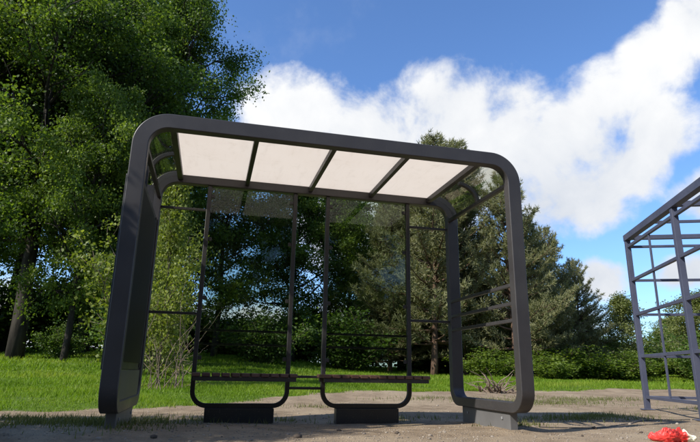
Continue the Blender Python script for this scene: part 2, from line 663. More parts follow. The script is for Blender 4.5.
for s in (-1, 1):
    xc = s * (hx - TW / 2)
    MB().rng(xc - .04, xc + .04, .28, 1.30, -.12, .154).build('base_block', 'block', shelter, .005)
    # flange plate under the sill
    # top rail of the side, curved corner panes and the rib between them
    xr = s * (hx - TW + .022)
    MB().rng(xr - .02, xr + .02, DL, D - DL, 2.318, 2.358).build('side_rail', 'paint_dark', shelter, .003)
    cx, cz, rg = s * (hx - RO), HT - RO, .235
    def arc(rad, y):
        return [(cx + s * rad * math.sin(a), y, cz + rad * math.cos(a)) for a in [i / 12 * math.pi / 2 for i in range(13)]]
    for y0, y1 in ((DL, .755), (.805, D - DL)):
        rings = []
        for (p0, p1, q0, q1) in zip(arc(rg, y0), arc(rg, y1), arc(rg + .006, y0), arc(rg + .006, y1)):
            rings.append([p0, p1, q1, q0])
        MB().strip(rings).build('corner_pane', 'corner_glass', shelter, 0, 30)
    rings = []
    for (p0, p1, q0, q1) in zip(arc(rg - .028, .757), arc(rg - .028, .803), arc(rg + .012, .757), arc(rg + .012, .803)):
        rings.append([p0, p1, q1, q0])
    MB().strip(rings).build('corner_rib', 'paint_dark', shelter, .003, 30)

# roof bars and milky sheets
BX = [-1.52, -.782, -.042, .70, 1.448]
for i, x in enumerate(BX):
    w = .055 if i in (0, 4) else .045
    MB().rng(x - w / 2, x + w / 2, DL, D - DL, 2.545, 2.604).build('roof_bar', 'paint_dark', shelter, .003)
for i in range(4):
    pn = MB().rng(BX[i] + .004, BX[i + 1] - .004, DL + .004, D - DL - .004, 2.606, 2.616).build('roof_panel', 'roof', shelter)
# flat strip closing the roof between outer bars and curved corners
for s, x in ((-1, BX[0]), (1, BX[4])):
    e_ = s * (hx - RO)
    x0, x1 = sorted((x + s * .03, e_))
    if x1 - x0 > .01:
        MB().rng(x0, x1, DL, D - DL, 2.583, 2.592).build('edge_strip', 'corner_glass', shelter)

# right side: three bars
for z in (1.33, 1.154, .995):
    MB().rng(hx - TW + .002, hx - TW + .034, DL, D - DL, z - .016, z + .016).build('side_bar', 'paint', shelter, .003)

# left side: closed poster case with a skirt sheet below
lb = MB().rng(-hx - .028, -hx + .105, DL + .012, D - DL - .012, .485, 2.10).build('poster_case', 'paint_dark', shelter, .006)
for sx_, xa, xb in ((1, -hx + .106, -hx + .114), (-1, -hx - .037, -hx - .029)):
    MB().rng(xa, xb, DL + .075, D - DL - .075, .55, 2.03).build('poster_glass', 'poster', lb)
for y_ in (DL + .05, D - DL - .05):
    MB().rng(-hx + .1055, -hx + .1165, y_ - .022, y_ + .022, .51, 2.07).build('case_trim', 'paint_dark', lb, .002)
MB().rng(-hx + .098, -hx + .125, .092, .118, 1.40, 1.46).build('lock', 'zinc', lb, .003)
MB().rng(-hx + .112, -hx + .120, .16, D - .16, .2505, .484).build('skirt_panel', 'skirt', shelter)
for y_ in (.5, 1.06):
    MB().rng(-hx + .03, -hx + .10, y_ - .02, y_ + .02, 2.10, 2.318).build('case_hanger', 'paint_dark', shelter)

# rear screens with rounded bottoms, base blocks and glass
SCREENS = [(-1.190, -.210), (.180, 1.182)]
ZS = .118
YB = D - DL / 2


def screen_frame(xa, xb):
    w, dpt, r_ = .046, .05, .17
    x0, x1 = xa - w / 2, xb + w / 2
    def outline(off):
        q = r_ - off
        pts = [(x0 + off, HT - TB + .0)]
        for i in range(11):
            a = math.pi + i / 10 * math.pi / 2
            pts.append((x0 + r_ + q * math.cos(a), ZS + r_ + q * math.sin(a)))
        for i in range(11):
            a = -math.pi / 2 + i / 10 * math.pi / 2
            pts.append((x1 - r_ + q * math.cos(a), ZS + r_ + q * math.sin(a)))
        pts.append((x1 - off, HT - TB))
        return pts
    o, i = outline(0), outline(w)
    return MB().strip([[(a[0], YB - dpt / 2, a[1]), (b[0], YB - dpt / 2, b[1]), (b[0], YB + dpt / 2, b[1]), (a[0], YB + dpt / 2, a[1])] for a, b in zip(o, i)])


for xa, xb in SCREENS:
    sf = screen_frame(xa, xb).build('screen_frame', 'paint_dark', shelter, .004, 25)
    MB().rng(xa + .024, xb - .024, YB + .004, YB + .012, .50, HT - TB - .004).build('screen_glass', 'glass', sf)
    for z in (.62, 1.25, 1.9, 2.4):
        for x, sg in ((xa, 1), (xb, -1)):
            MB().rng(min(x + sg * .0235, x + sg * .062), max(x + sg * .0235, x + sg * .062), YB - .012, YB + .020, z - .02, z + .02).build('glass_clamp', 'paint_dark', sf, .003)
    xm = (xa + xb) / 2
    MB().rng(xm - .355, xm + .355, YB - .055, YB + .055, -.14, ZS - .001).build('base_block', 'paint_dark', shelter, .005)
    # rails behind the glass
    for z in (.765, .91):
        MB().rng(xa - .02, xb + .02, YB + .0255, YB + .045, z - .012, z + .012).build('back_rail', 'paint_dark', shelter)
    # bench
    be = MB()
    bx0, bx1 = (xa - .02, xb + .055) if xa < 0 else (xa - .085, xb + .10)
    for y_ in (1.13, 1.40):
        be.rng(bx0 + .02, bx1 - .02, y_ - .02, y_ + .02, .393, .433)
    for x in (xa + .06, xb - .06):
        be.rng(x - .02, x + .02, 1.151, 1.379, .397, .430)
        be.rng(x - .02, x + .02, 1.421, YB - .026, .397, .430)
    bench = be.build('bench', 'paint_dark', shelter, .003)
    n = 11 if xa < 0 else 12
    pit = (bx1 - bx0) / n
    slat_me = None
    for i in range(n):
        xc = bx0 + pit * (i + .5)
        if slat_me is None:
            sl = MB().rng(-pit * .41, pit * .41, -.185, .185, 0, .036).build('slat', 'wood', bench, .006)
            slat_me = sl.data
            sl.location = (xc, 1.285, .434)
        else:
            c_ = sl.copy()
            COL.objects.link(c_)
            c_.parent = bench
            c_.location = (xc, 1.285 + random.Random(i).uniform(-.004, .004), .434)

# rails tying legs and screens together
for x0, x1, z in ((-hx + TW, -1.214, 2.228), (1.206, hx - TW, 2.228), (-hx + TW, -1.214, 1.075), (1.206, hx - TW, 1.092),
                  (-.186, .156, .440), (-.186, .156, .322)):
    MB().rng(x0, x1, YB - .014, YB + .014, z - .014, z + .014).build('rear_bar', 'paint_dark', shelter, .003)
# flange plates and bolts on base blocks
for s in (-1, 1):
    xi = s * (hx - TW / 2 - .0405)
    for y_ in (.42, 1.16):
        bb = MB()
        x0, x1 = sorted((xi, xi - s * .010))
        bb.rng(x0, x1, y_ - .012, y_ + .012, .085, .109)
        bb.build('bolt', 'zinc', shelter, .003)

# ------------------------------------------------------------------ second, unfinished frame
AX = R(23.4)
A2 = Vector((-math.sin(AX), -math.cos(AX), 0))
B2 = Vector((math.cos(AX), -math.sin(AX), 0))
P0 = Vector((5.535, 2.846, 0))
f2 = empty('steel_frame', (P0.x, P0.y, H(P0.x, P0.y)))
tag(f2, 'bare unfinished steel shelter frame of bluish grey box tubes standing on dirt', 'steel frame')


def p2(s_, w_, z):
    return A2 * s_ + B2 * w_ + Vector((0, 0, z))


def member(name, a, b, w, h, up=(0, 0, 1)):
    return MB().bar(a, b, w, h, up).build(name, 'steel', f2, .004)


LEN, WID = 3.8, 1.55
ZT = 2.72
for w_ in (0, WID):
    for s_ in (0, 1.9, 3.8):
        g0 = H(*(P0 + p2(s_, w_, 0)).xy) - H(P0.x, P0.y)
        member('post', p2(s_, w_, g0 - .05), p2(s_, w_, ZT - .061), .075, .075, tuple(A2))
    for s_ in (0, 1.9, 3.8):
        g0 = H(*(P0 + p2(s_, w_, 0)).xy) - H(P0.x, P0.y)
        MB().box(p2(s_, w_, g0 + .012), (.17, .17, .012), Matrix.Rotation(-AX, 3, 'Z')).build('foot_plate', 'steel', f2, .003)
    member('top_beam', p2(-.031, w_, ZT - .01), p2(LEN + .031, w_, ZT - .01), .10, .10)
    for z in (2.56, 2.0, 1.45, .80, .19):
        for s0, s1 in ((.039, 1.861), (1.939, 3.761)):
            member('rail', p2(s0, w_, z), p2(s1, w_, z), .045, .045)
    for s_ in (.95, 2.85):
        zz = (.2135, .7765, .8235, 1.4265, 1.4735, 1.9765, 2.0235, 2.5365)
        for z0, z1 in zip(zz[0::2], zz[1::2]):
            member('upright', p2(s_, w_, z0), p2(s_, w_, z1), .028, .028, tuple(A2))
for s_ in (0, 1.9, 3.8):
    member('cross_beam', p2(s_, .051, ZT - .004), p2(s_, WID - .051, ZT - .004), .07, .07)
for z in (2.56, 2.0, 1.45, .80, .19):
    member('cross_rail', p2(0, .039, z), p2(0, WID - .039, z), .04, .04)
for s_ in (.95, 2.85):
    member('roof_purlin', p2(s_, .051, ZT + .003), p2(s_, WID - .051, ZT + .003), .04, .04)

# ------------------------------------------------------------------ vegetation builders
def unit(v):
    return v / np.maximum(np.linalg.norm(v, axis=-1, keepdims=True), 1e-9)


def leaves(rng, C, rad, per, size, flat=.5, tint_c=None):
    """rhombic leaves scattered in gaussian clumps around centres C"""
    n = len(C) * per
    ci = np.repeat(np.arange(len(C)), per)
    rad = np.broadcast_to(np.asarray(rad, dtype=float), (len(C),))
    off = rng.normal(size=(n, 3)) * np.array([.55, .55, .42])
    P = C[ci] + off * rad[ci][:, None]
    nrm = unit(rng.normal(size=(n, 3)) + np.array([0, 0, flat]))
    ref = unit(rng.normal(size=(n, 3)))
    a = unit(np.cross(nrm, ref)); b = np.cross(nrm, a)
    L = size * rng.uniform(.65, 1.35, n)[:, None]
    w = L * rng.uniform(.30, .42, n)[:, None]
    droop = nrm * L * .12
    V = np.stack([P - a * L * .5 - droop, P - b * w, P + a * L * .5 - droop, P + b * w], 1).reshape(-1, 3)
    Fq = np.arange(n * 4).reshape(n, 4)
    base = rng.uniform(.10, .85, len(C)) if tint_c is None else tint_c
    tn = np.clip(base[ci] + rng.normal(size=n) * .13, 0, 1)
    return V, Fq, np.repeat(tn, 4)


class Skel:
    def __init__(self):
        self.mb = MB()

    def limb(self, pts, r0_, r1_, k=6):
        n = len(pts)
        self.mb.tube(pts, [r0_ + (r1_ - r0_) * (i / (n - 1)) ** .8 for i in range(n)], k)


def curve_pts(rng, p, d, L, n, up=.0, wob=.12):
    pts = [np.array(p, float)]
    d = np.array(d, float)
    for i in range(n):
        d = unit(d + np.array([0, 0, up]) + rng.normal(size=3) * wob)
        pts.append(pts[-1] + d * L / n)
    return pts


def make_broadleaf(seed, Ht, crown_r, crown_lo, nlimb, per, leaf, trunk_r, up=.10, clump=.62, lean=0.0, sparse=1.0):
    rng = np.random.default_rng(seed)
    sk = Skel()
    tp = curve_pts(rng, (0, 0, -.25), (lean, 0, 1), Ht * .93, 9, .25, .07)
    sk.limb(tp, trunk_r, trunk_r * .12, 9)
    tp = np.array(tp)
    cents = []
    for i in range(nlimb):
        t_ = crown_lo + (1 - crown_lo) * ((i + rng.uniform(0, .9)) / nlimb) * .97
        f_ = t_ * 9
        j = min(int(f_), 8)
        p = tp[j] + (tp[j + 1] - tp[j]) * (f_ - j)
        aa = i * 2.399 + rng.uniform(-.5, .5)
        u_ = (t_ - crown_lo) / (1 - crown_lo)
        prof = (math.sin(math.pi * min(1, (u_ * .80 + .22))) ** .7)
        L = crown_r * prof * rng.uniform(.72, 1.15) + .3
        el_ = .15 + .75 * u_ + rng.uniform(-.15, .15)
        d = (math.cos(aa) * math.cos(el_), math.sin(aa) * math.cos(el_), math.sin(el_))
        lp = curve_pts(rng, p, d, L, 5, up * rng.uniform(.2, 1.3), .13)
        rb = trunk_r * (.42 * (1 - t_) + .12)
        sk.limb(lp, rb, rb * .2, 5)
        cents.append(lp[-1])
        for q in range(1, 5):
            for _ in range(2):
                dd = unit(np.array(lp[q + 1]) - np.array(lp[q]) + rng.normal(size=3) * .75)
                sp = curve_pts(rng, lp[q], dd, L * rng.uniform(.25, .48), 3, .05, .2)
                sk.limb(sp, rb * .4, rb * .1, 4)
                if rng.random() < sparse:
                    cents.append(sp[-1])
                if rng.random() < .75 * sparse:
                    cents.append(sp[2])
    cents.append(tp[-1]); cents.append(tp[-2])
    C = np.array(cents)
    rad = clump * rng.uniform(.65, 1.3, len(C))
    V, Fq, tn = leaves(rng, C, rad, per, leaf)
    return sk, V, Fq, tn


def make_bush(seed, Ht, spread, nstem, per, leaf, clump=.3, arch=.1):
    rng = np.random.default_rng(seed)
    sk = Skel()
    cents = []
    for i in range(nstem):
        aa = i * 2.399 + rng.uniform(-.4, .4)
        tilt = rng.uniform(.05, 1.0) * spread
        d = (math.cos(aa) * tilt, math.sin(aa) * tilt, 1)
        L = Ht * rng.uniform(.6, 1.05)
        lp = curve_pts(rng, (rng.normal() * .12, rng.normal() * .12, -.1), d, L, 7, -arch * rng.uniform(0, 1), .12)
        sk.limb(lp, .022 * Ht / 3, .004, 5)
        for q in range(2, 8):
            cents.append(lp[q])
            for _ in range(2):
                sp = curve_pts(rng, lp[q], unit(rng.normal(size=3) + np.array([0, 0, .5])), L * .16, 2, .05, .2)
                sk.limb(sp, .007, .003, 3)
                cents.append(sp[-1])
    C = np.array(cents)
    V, Fq, tn = leaves(rng, C, clump * rng.uniform(.6, 1.3, len(C)), per, leaf)
    return sk, V, Fq, tn


def make_pine(seed, Ht, rbase, lo, per_whorl=6, tuft=.17, trunk_r=.15, slim=.75):
    rng = np.random.default_rng(seed)
    sk = Skel()
    tp = np.array(curve_pts(rng, (0, 0, -.25), (0, 0, 1), Ht + .2, 12, .5, .03))
    sk.limb(tp, trunk_r, .012, 8)
    TP, TD, TT = [], [], []
    z = lo
    while z < Ht - .15:
        t_ = (z - lo) / (Ht - lo)
        f_ = min(z / (Ht + .2) * 12, 11.99)
        j = int(f_)
        p0_ = tp[j] + (tp[j + 1] - tp[j]) * (f_ - j)
        nb = per_whorl if t_ < .85 else 4
        a0 = rng.uniform(0, 6.28)
        for b in range(nb):
            if rng.random() < .10:
                continue
            aa = a0 + b * 6.283 / nb + rng.uniform(-.35, .35)
            L = rbase * (1 - t_) ** slim * (.55 + .45 * min(1, t_ * 5 + .4)) * rng.uniform(.6, 1.2) + .22
            el_ = -.10 + .85 * t_ + rng.uniform(-.15, .2)
            d = np.array((math.cos(aa) * math.cos(el_), math.sin(aa) * math.cos(el_), math.sin(el_)))
            lp = np.array(curve_pts(rng, p0_ + np.array([0, 0, rng.uniform(-.1, .1)]), d, L, 6, .10, .07))
            sk.limb(lp, .016 + .014 * L, .006, 4)
            bt = rng.uniform(.25, .7)
            nt = max(3, int(L * 6.5))
            for q in range(nt):
                s_ = .22 + .78 * (q + rng.uniform(0, .9)) / nt
                g = min(s_ * 6, 5.99); gi = int(g)
                pp = lp[gi] + (lp[gi + 1] - lp[gi]) * (g - gi)
                bd = unit(lp[gi + 1] - lp[gi])
                side = unit(np.cross(bd, [0, 0, 1])) * (1 if q % 2 else -1)
                td = unit(bd * .7 + side * rng.uniform(.3, 1.0) + np.array([0, 0, rng.uniform(-.1, .6)]))
                tl = (.16 + .30 * L * .5 * (1.15 - s_)) * rng.uniform(.7, 1.3)
                kt = max(2, int(tl / .105))
                for w_ in range(1, kt + 1):
                    TP.append(pp + td * tl * w_ / kt + np.array([0, 0, .06 * (w_ / kt) ** 2]))
                    TD.append(unit(td + np.array([0, 0, .35])))
                    TT.append(bt)
            TP.append(lp[-1]); TD.append(unit(lp[-1] - lp[-2] + np.array([0, 0, .3]))); TT.append(bt + .1)
        z += rng.uniform(.30, .46) * (1 - .35 * t_)
    for q in range(6):
        TP.append(tp[-1] - np.array([0, 0, .1 * q])); TD.append(np.array([0, 0, 1.])); TT.append(.6)
    TP = np.array(TP); TD = np.array(TD); TT = np.array(TT)
    kn = 10
    n = len(TP) * kn
    P = np.repeat(TP, kn, 0); Dn = np.repeat(TD, kn, 0)
    nd = unit(Dn * .75 + rng.normal(size=(n, 3)) * .60)
    L = tuft * rng.uniform(.6, 1.25, n)[:, None]
    sd = unit(np.cross(nd, rng.normal(size=(n, 3)))) * .015
    P = P + rng.normal(size=(n, 3)) * .02
    V = np.stack([P - sd, P + sd, P + nd * L + sd * .35, P + nd * L - sd * .35], 1).reshape(-1, 3)
    Fq = np.arange(n * 4).reshape(n, 4)
    tn = np.clip(np.repeat(TT, kn) + rng.normal(size=n) * .15, 0, 1)
    return sk, V, Fq, np.repeat(tn, 4)


PROTO = {}


def proto(key, data, leafm, barkm, height):
    sk, V, Fq, tn = data
    me = np_mesh(key + '_crown', V, Fq, tn)
    me.materials.append(M[leafm])
    tm = bpy.data.meshes.new(key + '_trunk')
    tm.from_pydata(sk.mb.v, [], sk.mb.f)
    tm.polygons.foreach_set('use_smooth', np.ones(len(tm.polygons), dtype=bool))
    tm.materials.append(M[barkm])
    PROTO[key] = (me, tm, height)


proto('linden', make_broadleaf(11, 13, 3.9, .26, 36, 270, .088, .24, .12, .46, 0, .74), 'leaf_dark', 'bark', 13)
proto('linden_b', make_broadleaf(23, 13, 3.6, .30, 34, 270, .088, .22, .10, .46, .06, .74), 'leaf_dark', 'bark', 13)
proto('maple', make_broadleaf(5, 9, 2.8, .24, 28, 175, .092, .15, .14, .40, 0, .8), 'leaf_mid', 'bark', 9)
proto('young', make_broadleaf(8, 5, 1.05, .12, 22, 42, .080, .045, .25, .30, 0, .75), 'leaf_light', 'twig', 5)
proto('pale', make_broadleaf(14, 6, 1.7, .14, 30, 52, .100, .07, .22, .36, 0, .9), 'leaf_pale', 'pale_bark', 6)
proto('pine', make_pine(3, 10, 3.1, 1.6, 6, .19, .15, .60), 'needle', 'pine_bark', 10)
proto('pine_b', make_pine(9, 10, 2.8, .9, 6, .19, .14, .68), 'needle', 'pine_bark', 10)
proto('bush', make_bush(4, 1.8, .7, 16, 26, .085, .26), 'leaf_bush', 'twig', 1.8)
proto('thicket', make_bush(17, 3.0, .85, 26, 55, .13, .50), 'leaf_dark', 'twig', 3.0)
proto('tallbush', make_bush(6, 3.2, .42, 14, 30, .080, .27, .06), 'leaf_light', 'twig', 3.2)


def plant(key, name, x, y, top, rz, label, cat, group=None, wide=1.0, leafm=None):
    me, tm, h0 = PROTO[key]
    z0 = H(x, y)
    sc = (top - z0) / h0
    e = empty(name, (x, y, z0), rz)
    e.scale = (sc * wide, sc * wide, sc)
    tag(e, label, cat, group)
    link('trunk' if cat == 'tree' else 'stems', tm, None, e)
    cr_ = link('crown' if cat == 'tree' else 'foliage', me, None, e)
    if leafm:
        cr_.material_slots[0].link = 'OBJECT'
        cr_.material_slots[0].material = M[leafm]
    return e


# positions are ground positions in metres; top is the height of the tip above the datum
TREES = [
    # the tall wood on the left
    ('linden', 'broadleaf_tree', -7.3, 16.3, 17.5, .4, 'tall dark green broadleaf tree with thick leaning trunk at the lawn edge', 1.0),
    ('linden_b', 'broadleaf_tree', -6.0, 20.0, 19.0, 2.1, 'tall broadleaf tree just behind the thick trunk beside the lawn', 1.0),
    ('linden', 'broadleaf_tree', -5.3, 23.5, 21.5, 3.9, 'tallest broadleaf tree, its crown reaching over the shelter roof corner', .85),
    ('linden_b', 'broadleaf_tree', -9.5, 22.0, 21.0, 5.2, 'large broadleaf tree deep in the wood behind the leaning trunk', 1.0),
    ('maple', 'broadleaf_tree', -4.4, 17.0, 7.6, 1.0, 'low leafy maple in front of the tall wood beside the shelter', 1.0),
    ('maple', 'broadleaf_tree', -.9, 17.5, 9.8, 2.7, 'leafy maple behind the dark poster case of the shelter', 1.0),
    ('maple', 'broadleaf_tree', 2.6, 20.5, 10.2, 4.4, 'dark maple with thick trunk seen between the two glass screens', 1.0),
    ('maple', 'broadleaf_tree', 5.3, 21.0, 9.4, .2, 'rounded maple behind the right glass screen of the shelter', .95),
    ('linden', 'broadleaf_tree', -10.6, 18.0, 17.0, 1.6, 'broadleaf tree left of the leaning trunk, its crown overlapping the next', .9),
    # pines behind the right half of the shelter
    ('pine', 'pine_tree', 7.4, 15.8, 10.35, .3, 'tall pine with reddish trunk behind the right end of the shelter', 1.0),
    ('pine_b', 'pine_tree', 9.4, 17.2, 10.9, 1.9, 'tall pine next to the reddish trunk, its tip above the roof beam', 1.0),
    ('pine', 'pine_tree', 10.3, 14.6, 8.6, 3.1, 'dense pine beside the right shelter leg', .95),
    ('pine_b', 'pine_tree', 6.2, 17.5, 8.2, 4.0, 'shorter pine left of the reddish trunk, behind the right screen', 1.1),
    ('pine_b', 'pine_tree', 11.6, 15.3, 6.9, 5.0, 'medium pine at the outer edge of the pine group', 1.0),
    ('pine', 'pine_tree', 8.9, 19.2, 11.3, 5.6, 'broad pine behind the two tall pines and the right leg', 1.1),
    ('pine', 'pine_tree', 13.4, 17.0, 7.1, .9, 'bushy pine standing free beyond the shelter leg', .95),
    ('pine', 'pine_tree', 14.7, 16.6, 5.6, 2.2, 'smallest pine at the end of the pine row', 1.0),
    # open ground to the right
    ('pale', 'young_tree', 17.2, 19.4, 3.7, .5, 'slender pale green young tree next to the smallest pine', 1.0),
    ('pale', 'young_tree', 16.9, 17.0, 4.25, 2.5, 'rounded pale green tree standing free in front of the hedge', 1.15),
    ('pale', 'young_tree', 19.2, 15.4, 4.3, 3.5, 'airy pale tree right behind the corner post of the steel frame', 1.2),
    ('pale', 'young_tree', 19.6, 12.6, 4.6, 5.1, 'airy pale tree behind the middle of the steel frame', 1.1),
    ('pale', 'young_tree', 21.6, 13.4, 5.2, 1.3, 'airy pale tree farther back behind the steel frame', 1.2),
    # young growth close behind the shelter
    ('young', 'young_tree', -1.95, 6.8, 4.75, .7, 'yellowish green young tree between poster case and left screen', .72),
    ('young', 'young_tree', -2.75, 12.5, 6.0, 2.9, 'second yellowish young tree farther behind the left shelter leg', .8),
]
for key, nm, x, y, top, rz, lab, wd in TREES:
    plant(key, nm, x, y, top, rz, lab, 'tree', None, wd)

plant('maple', 'broadleaf_tree', -5.5, 14.9, 10.6, 3.3, 'lighter yellow green tree standing in front of the dark wood', 'tree', None, .75, 'leaf_yellow_green')

BUSHES = [
    ('tallbush', 'shrub', -2.75, 9.6, 3.9, .2, 'tall sunlit shrub just behind the yellowish young tree', 1.0),
    ('bush', 'shrub', -5.9, 16.4, 2.0, 1.2, 'green shrub at the foot of the leaning trunk', 1.2),
    ('bush', 'shrub', -3.2, 13.2, 2.4, 2.2, 'green shrub beside the low leafy maple', 1.3),
    ('bush', 'shrub', .8, 15.2, 2.5, .9, 'green shrub left of the dark maple trunk', 1.3),
    ('bush', 'shrub', 4.2, 16.4, 2.6, 3.3, 'green shrub right of the dark maple trunk', 1.4),
    ('bush', 'shrub', 12.4, 18.0, 2.3, 4.2, 'dark shrub between the two free standing pines', 1.4),
    ('bush', 'shrub', 17.6, 18.0, 1.75, .3, 'rounded green shrub after the smallest pine', 1.4),
    ('bush', 'shrub', 19.3, 17.6, 1.8, 1.7, 'rounded green shrub below the slender young tree', 1.5),
    ('bush', 'shrub', 21.0, 17.2, 1.9, 2.9, 'rounded green shrub below the rounded pale tree', 1.5),
    ('tallbush', 'shrub', 21.5, 15.2, 3.3, 1.1, 'tall pale shrub behind the corner of the steel frame', 1.3),
    ('tallbush', 'shrub', 18.0, 11.4, 2.9, 2.0, 'tall pale shrub behind the rails of the steel frame', 1.3),
    ('bush', 'shrub', 17.6, 13.4, 2.2, 5.0, 'low green shrub at the foot of the airy pale trees', 1.5),
]
for key, nm, x, y, top, rz, lab, wd in BUSHES:
    plant(key, nm, x, y, top, rz, lab, 'shrub', None, wd)

# the wood closes behind: more of the same trees, told apart only by place
rngw = random.Random(7)
for i, (x, y, top, key) in enumerate([(-15, 27, 18, 'linden'), (10, 27, 11, 'maple'),
                                      (14, 28, 10, 'pine_b'), (8.5, 23, 9.8, 'pine'), (28, 26, 4.6, 'pale'),
                                      (27, 20, 4.8, 'pale'), (28, 15, 4.6, 'pale'), (32, 21, 5.5, 'pale'), (34, 12, 5.5, 'pale'), (-20, 21, 18, 'linden')]):
    if key.startswith('pine'):
        plant(key, 'pine_tree', x, y, top, rngw.uniform(0, 6), 'pine in the back row of the wood', 'tree', 'pines of the back row', 1.15)
    else:
        plant(key, 'broadleaf_tree', x, y, top, rngw.uniform(0, 6), 'pale spring tree far behind the steel frame' if key == 'pale' else 'broadleaf tree in the back row of the wood', 'tree', 'pale trees far behind the frame' if key == 'pale' else 'broadleaf trees of the back row', 1.15)
# trees of the same wood standing left of and behind the photographer, which shade the near left ground
for x, y, top, key in [(-5.7, -1.0, 5.6, 'maple'), (-8.4, -3.4, 6.4, 'maple')]:
    plant(key, 'broadleaf_tree', x, y, top, rngw.uniform(0, 6), 'broadleaf tree of the roadside row shading the near ground', 'tree', 'roadside row of broadleaf trees', 1.0)

# opposite side of the road: the wood behind the photographer
for i, (x, y, top, key) in enumerate([(-15, -17, 11, 'linden'), (-9.5, -19, 12.5, 'linden_b'), (-4, -18, 11.5, 'linden'), (1.5, -20, 12, 'linden_b'), (5.0, -17, 8.5, 'maple'),
                                      (11, -19, 11, 'linden'), (-1.2, -16, 6.5, 'maple'), (17, -18, 11, 'linden_b'), (-12, -15.5, 6.5, 'maple')]):
    plant(key, 'broadleaf_tree', x, y, top, rngw.uniform(0, 6), 'broadleaf tree across the road facing the shelter', 'tree', 'trees across the road', 1.1)
for x, y, top in [(-14, -14.5, 3.6), (-10, -15, 3.8), (-6, -14.6, 3.5), (-2.2, -15, 3.9), (1.8, -14.6, 3.6), (5.6, -15, 3.7), (9.4, -14.7, 3.5), (13.2, -15, 3.8), (17, -14.6, 3.6)]:  # unseen thickets added to keep bright sky out of the glass reflections
    plant('thicket', 'thicket', x, y, top, rngw.uniform(0, 6), 'dense thicket added unseen across the road to darken glass reflections', 'shrub', 'added thickets across the road', 1.5)
# low dark undergrowth inside the wood
for i, (x, y, top) in enumerate([(-12, 21, 4.2), (-7.5, 24, 4.6), (-2.5, 26, 3.6), (.4, 24.5, 3.2), (3.6, 25.5, 3.5), (6.8, 25, 3.4), (9.8, 22, 4.0), (12.6, 22.5, 3.4),
                                 (-17, 19, 4.3)]):
    plant('thicket', 'thicket', x, y, top, rngw.uniform(0, 6), 'dense green thicket filling the floor of the wood', 'shrub', 'undergrowth of the wood', 1.5)

for i, (x, y, top) in enumerate([(16.4, 21.5, 2.9), (18.6, 23, 2.9), (21.0, 23.5, 2.9), (23.4, 22.5, 3.0), (25, 20, 2.9), (25.5, 17, 2.8), (24.5, 14, 2.7), (23, 11.2, 2.6), (27, 9.5, 2.9), (29, 13, 3.2), (29, 18, 3.3), (27, 24, 3.4)]):
    plant('bush', 'hedge_shrub', x, y, top, rngw.uniform(0, 6), 'light green shrub of the far hedge beyond the dirt lot', 'shrub', 'far hedge shrubs', 1.9)

for i, (x, y, top, lab) in enumerate([(8.5, 13.6, 1.35, 'low leafy shrub at the foot of the tall reddish pine trunk'), (10.9, 13.0, 1.25, 'low leafy shrub at the foot of the dense pine'),
                                      (12.9, 14.6, 1.5, 'low leafy shrub below the bushy free standing pine'), (14.5, 14.6, 1.4, 'low leafy shrub below the smallest pine'),
                                      (16.2, 15.4, 1.55, 'low leafy shrub between smallest pine and rounded pale tree')]):
    plant('bush', 'shrub', x, y, top, i * 1.7, lab, 'shrub', None, 2.1, 'leaf_yellow_green')

# bare whitish twigs at the foot of the young tree
rg_ = np.random.default_rng(41)
tw = MB()
for i in range(22):
    a = rg_.uniform(0, 6.28)
    d = np.array((math.cos(a) * .45 + .12, math.sin(a) * .45, rg_.uniform(.7, 1.5)))
    pts = curve_pts(rg_, (rg_.normal() * .22, rg_.normal() * .2, -.05), d, rg_.uniform(.8, 2.1), 5, -.04, .16)
    tw.tube(pts, [.008, .007, .006, .005, .003, .002], 4)
    for q in (2, 3):
        sp = curve_pts(rg_, pts[q], unit(rg_.normal(size=3) + np.array([0, 0, .6])), rg_.uniform(.3, .6), 3, 0, .2)
        tw.tube(sp, [.005, .004, .003, .002], 3)
two = tw.build('dry_shrub', 'twig', None, 0, 40, (-1.85, 6.2, H(-1.85, 6.2)))
tag(two, 'thin bare twigs of a leafless shrub below the yellowish young tree', 'shrub')

# brush heap with dry roots under the pines
rg_ = np.random.default_rng(31)
bp = MB()
for i in range(46):
    a = rg_.uniform(0, 6.28)
    d = np.array((math.cos(a), math.sin(a), rg_.uniform(.1, 1.3)))
    pts = curve_pts(rg_, (rg_.normal() * .14, rg_.normal() * .14, -.05), d, rg_.uniform(.35, .85), 4, -.12, .3)
    bp.tube(pts, [.022, .018, .013, .009, .005], 5)
bo = bp.build('brush_heap', 'twig', None, 0, 40, (5.1, 6.75, H(5.1, 6.75)))
tag(bo, 'heap of dry reddish brown roots and twigs on the grass edge', 'brush heap')

# ------------------------------------------------------------------ grass
def blades(rng, X, Y, hmin, hmax, wid):
    n = len(X)
    Z = hgt(X, Y) - .004
    P = np.stack([X, Y, Z], 1)
    a = rng.uniform(0, 2 * math.pi, n)
    side = np.stack([np.cos(a), np.sin(a), np.zeros(n)], 1) * (wid * rng.uniform(.7, 1.3, n))[:, None]
    hh = rng.uniform(hmin, hmax, n) if np.isscalar(hmin) else hmin * rng.uniform(.7, 1.3, n)
    b = rng.uniform(0, 2 * math.pi, n)
    ln = rng.uniform(.1, .7, n) * hh
    tip = P + np.stack([np.cos(b) * ln, np.sin(b) * ln, hh], 1)
    V = np.stack([P - side, P + side, tip], 1).reshape(-1, 3)
    return V


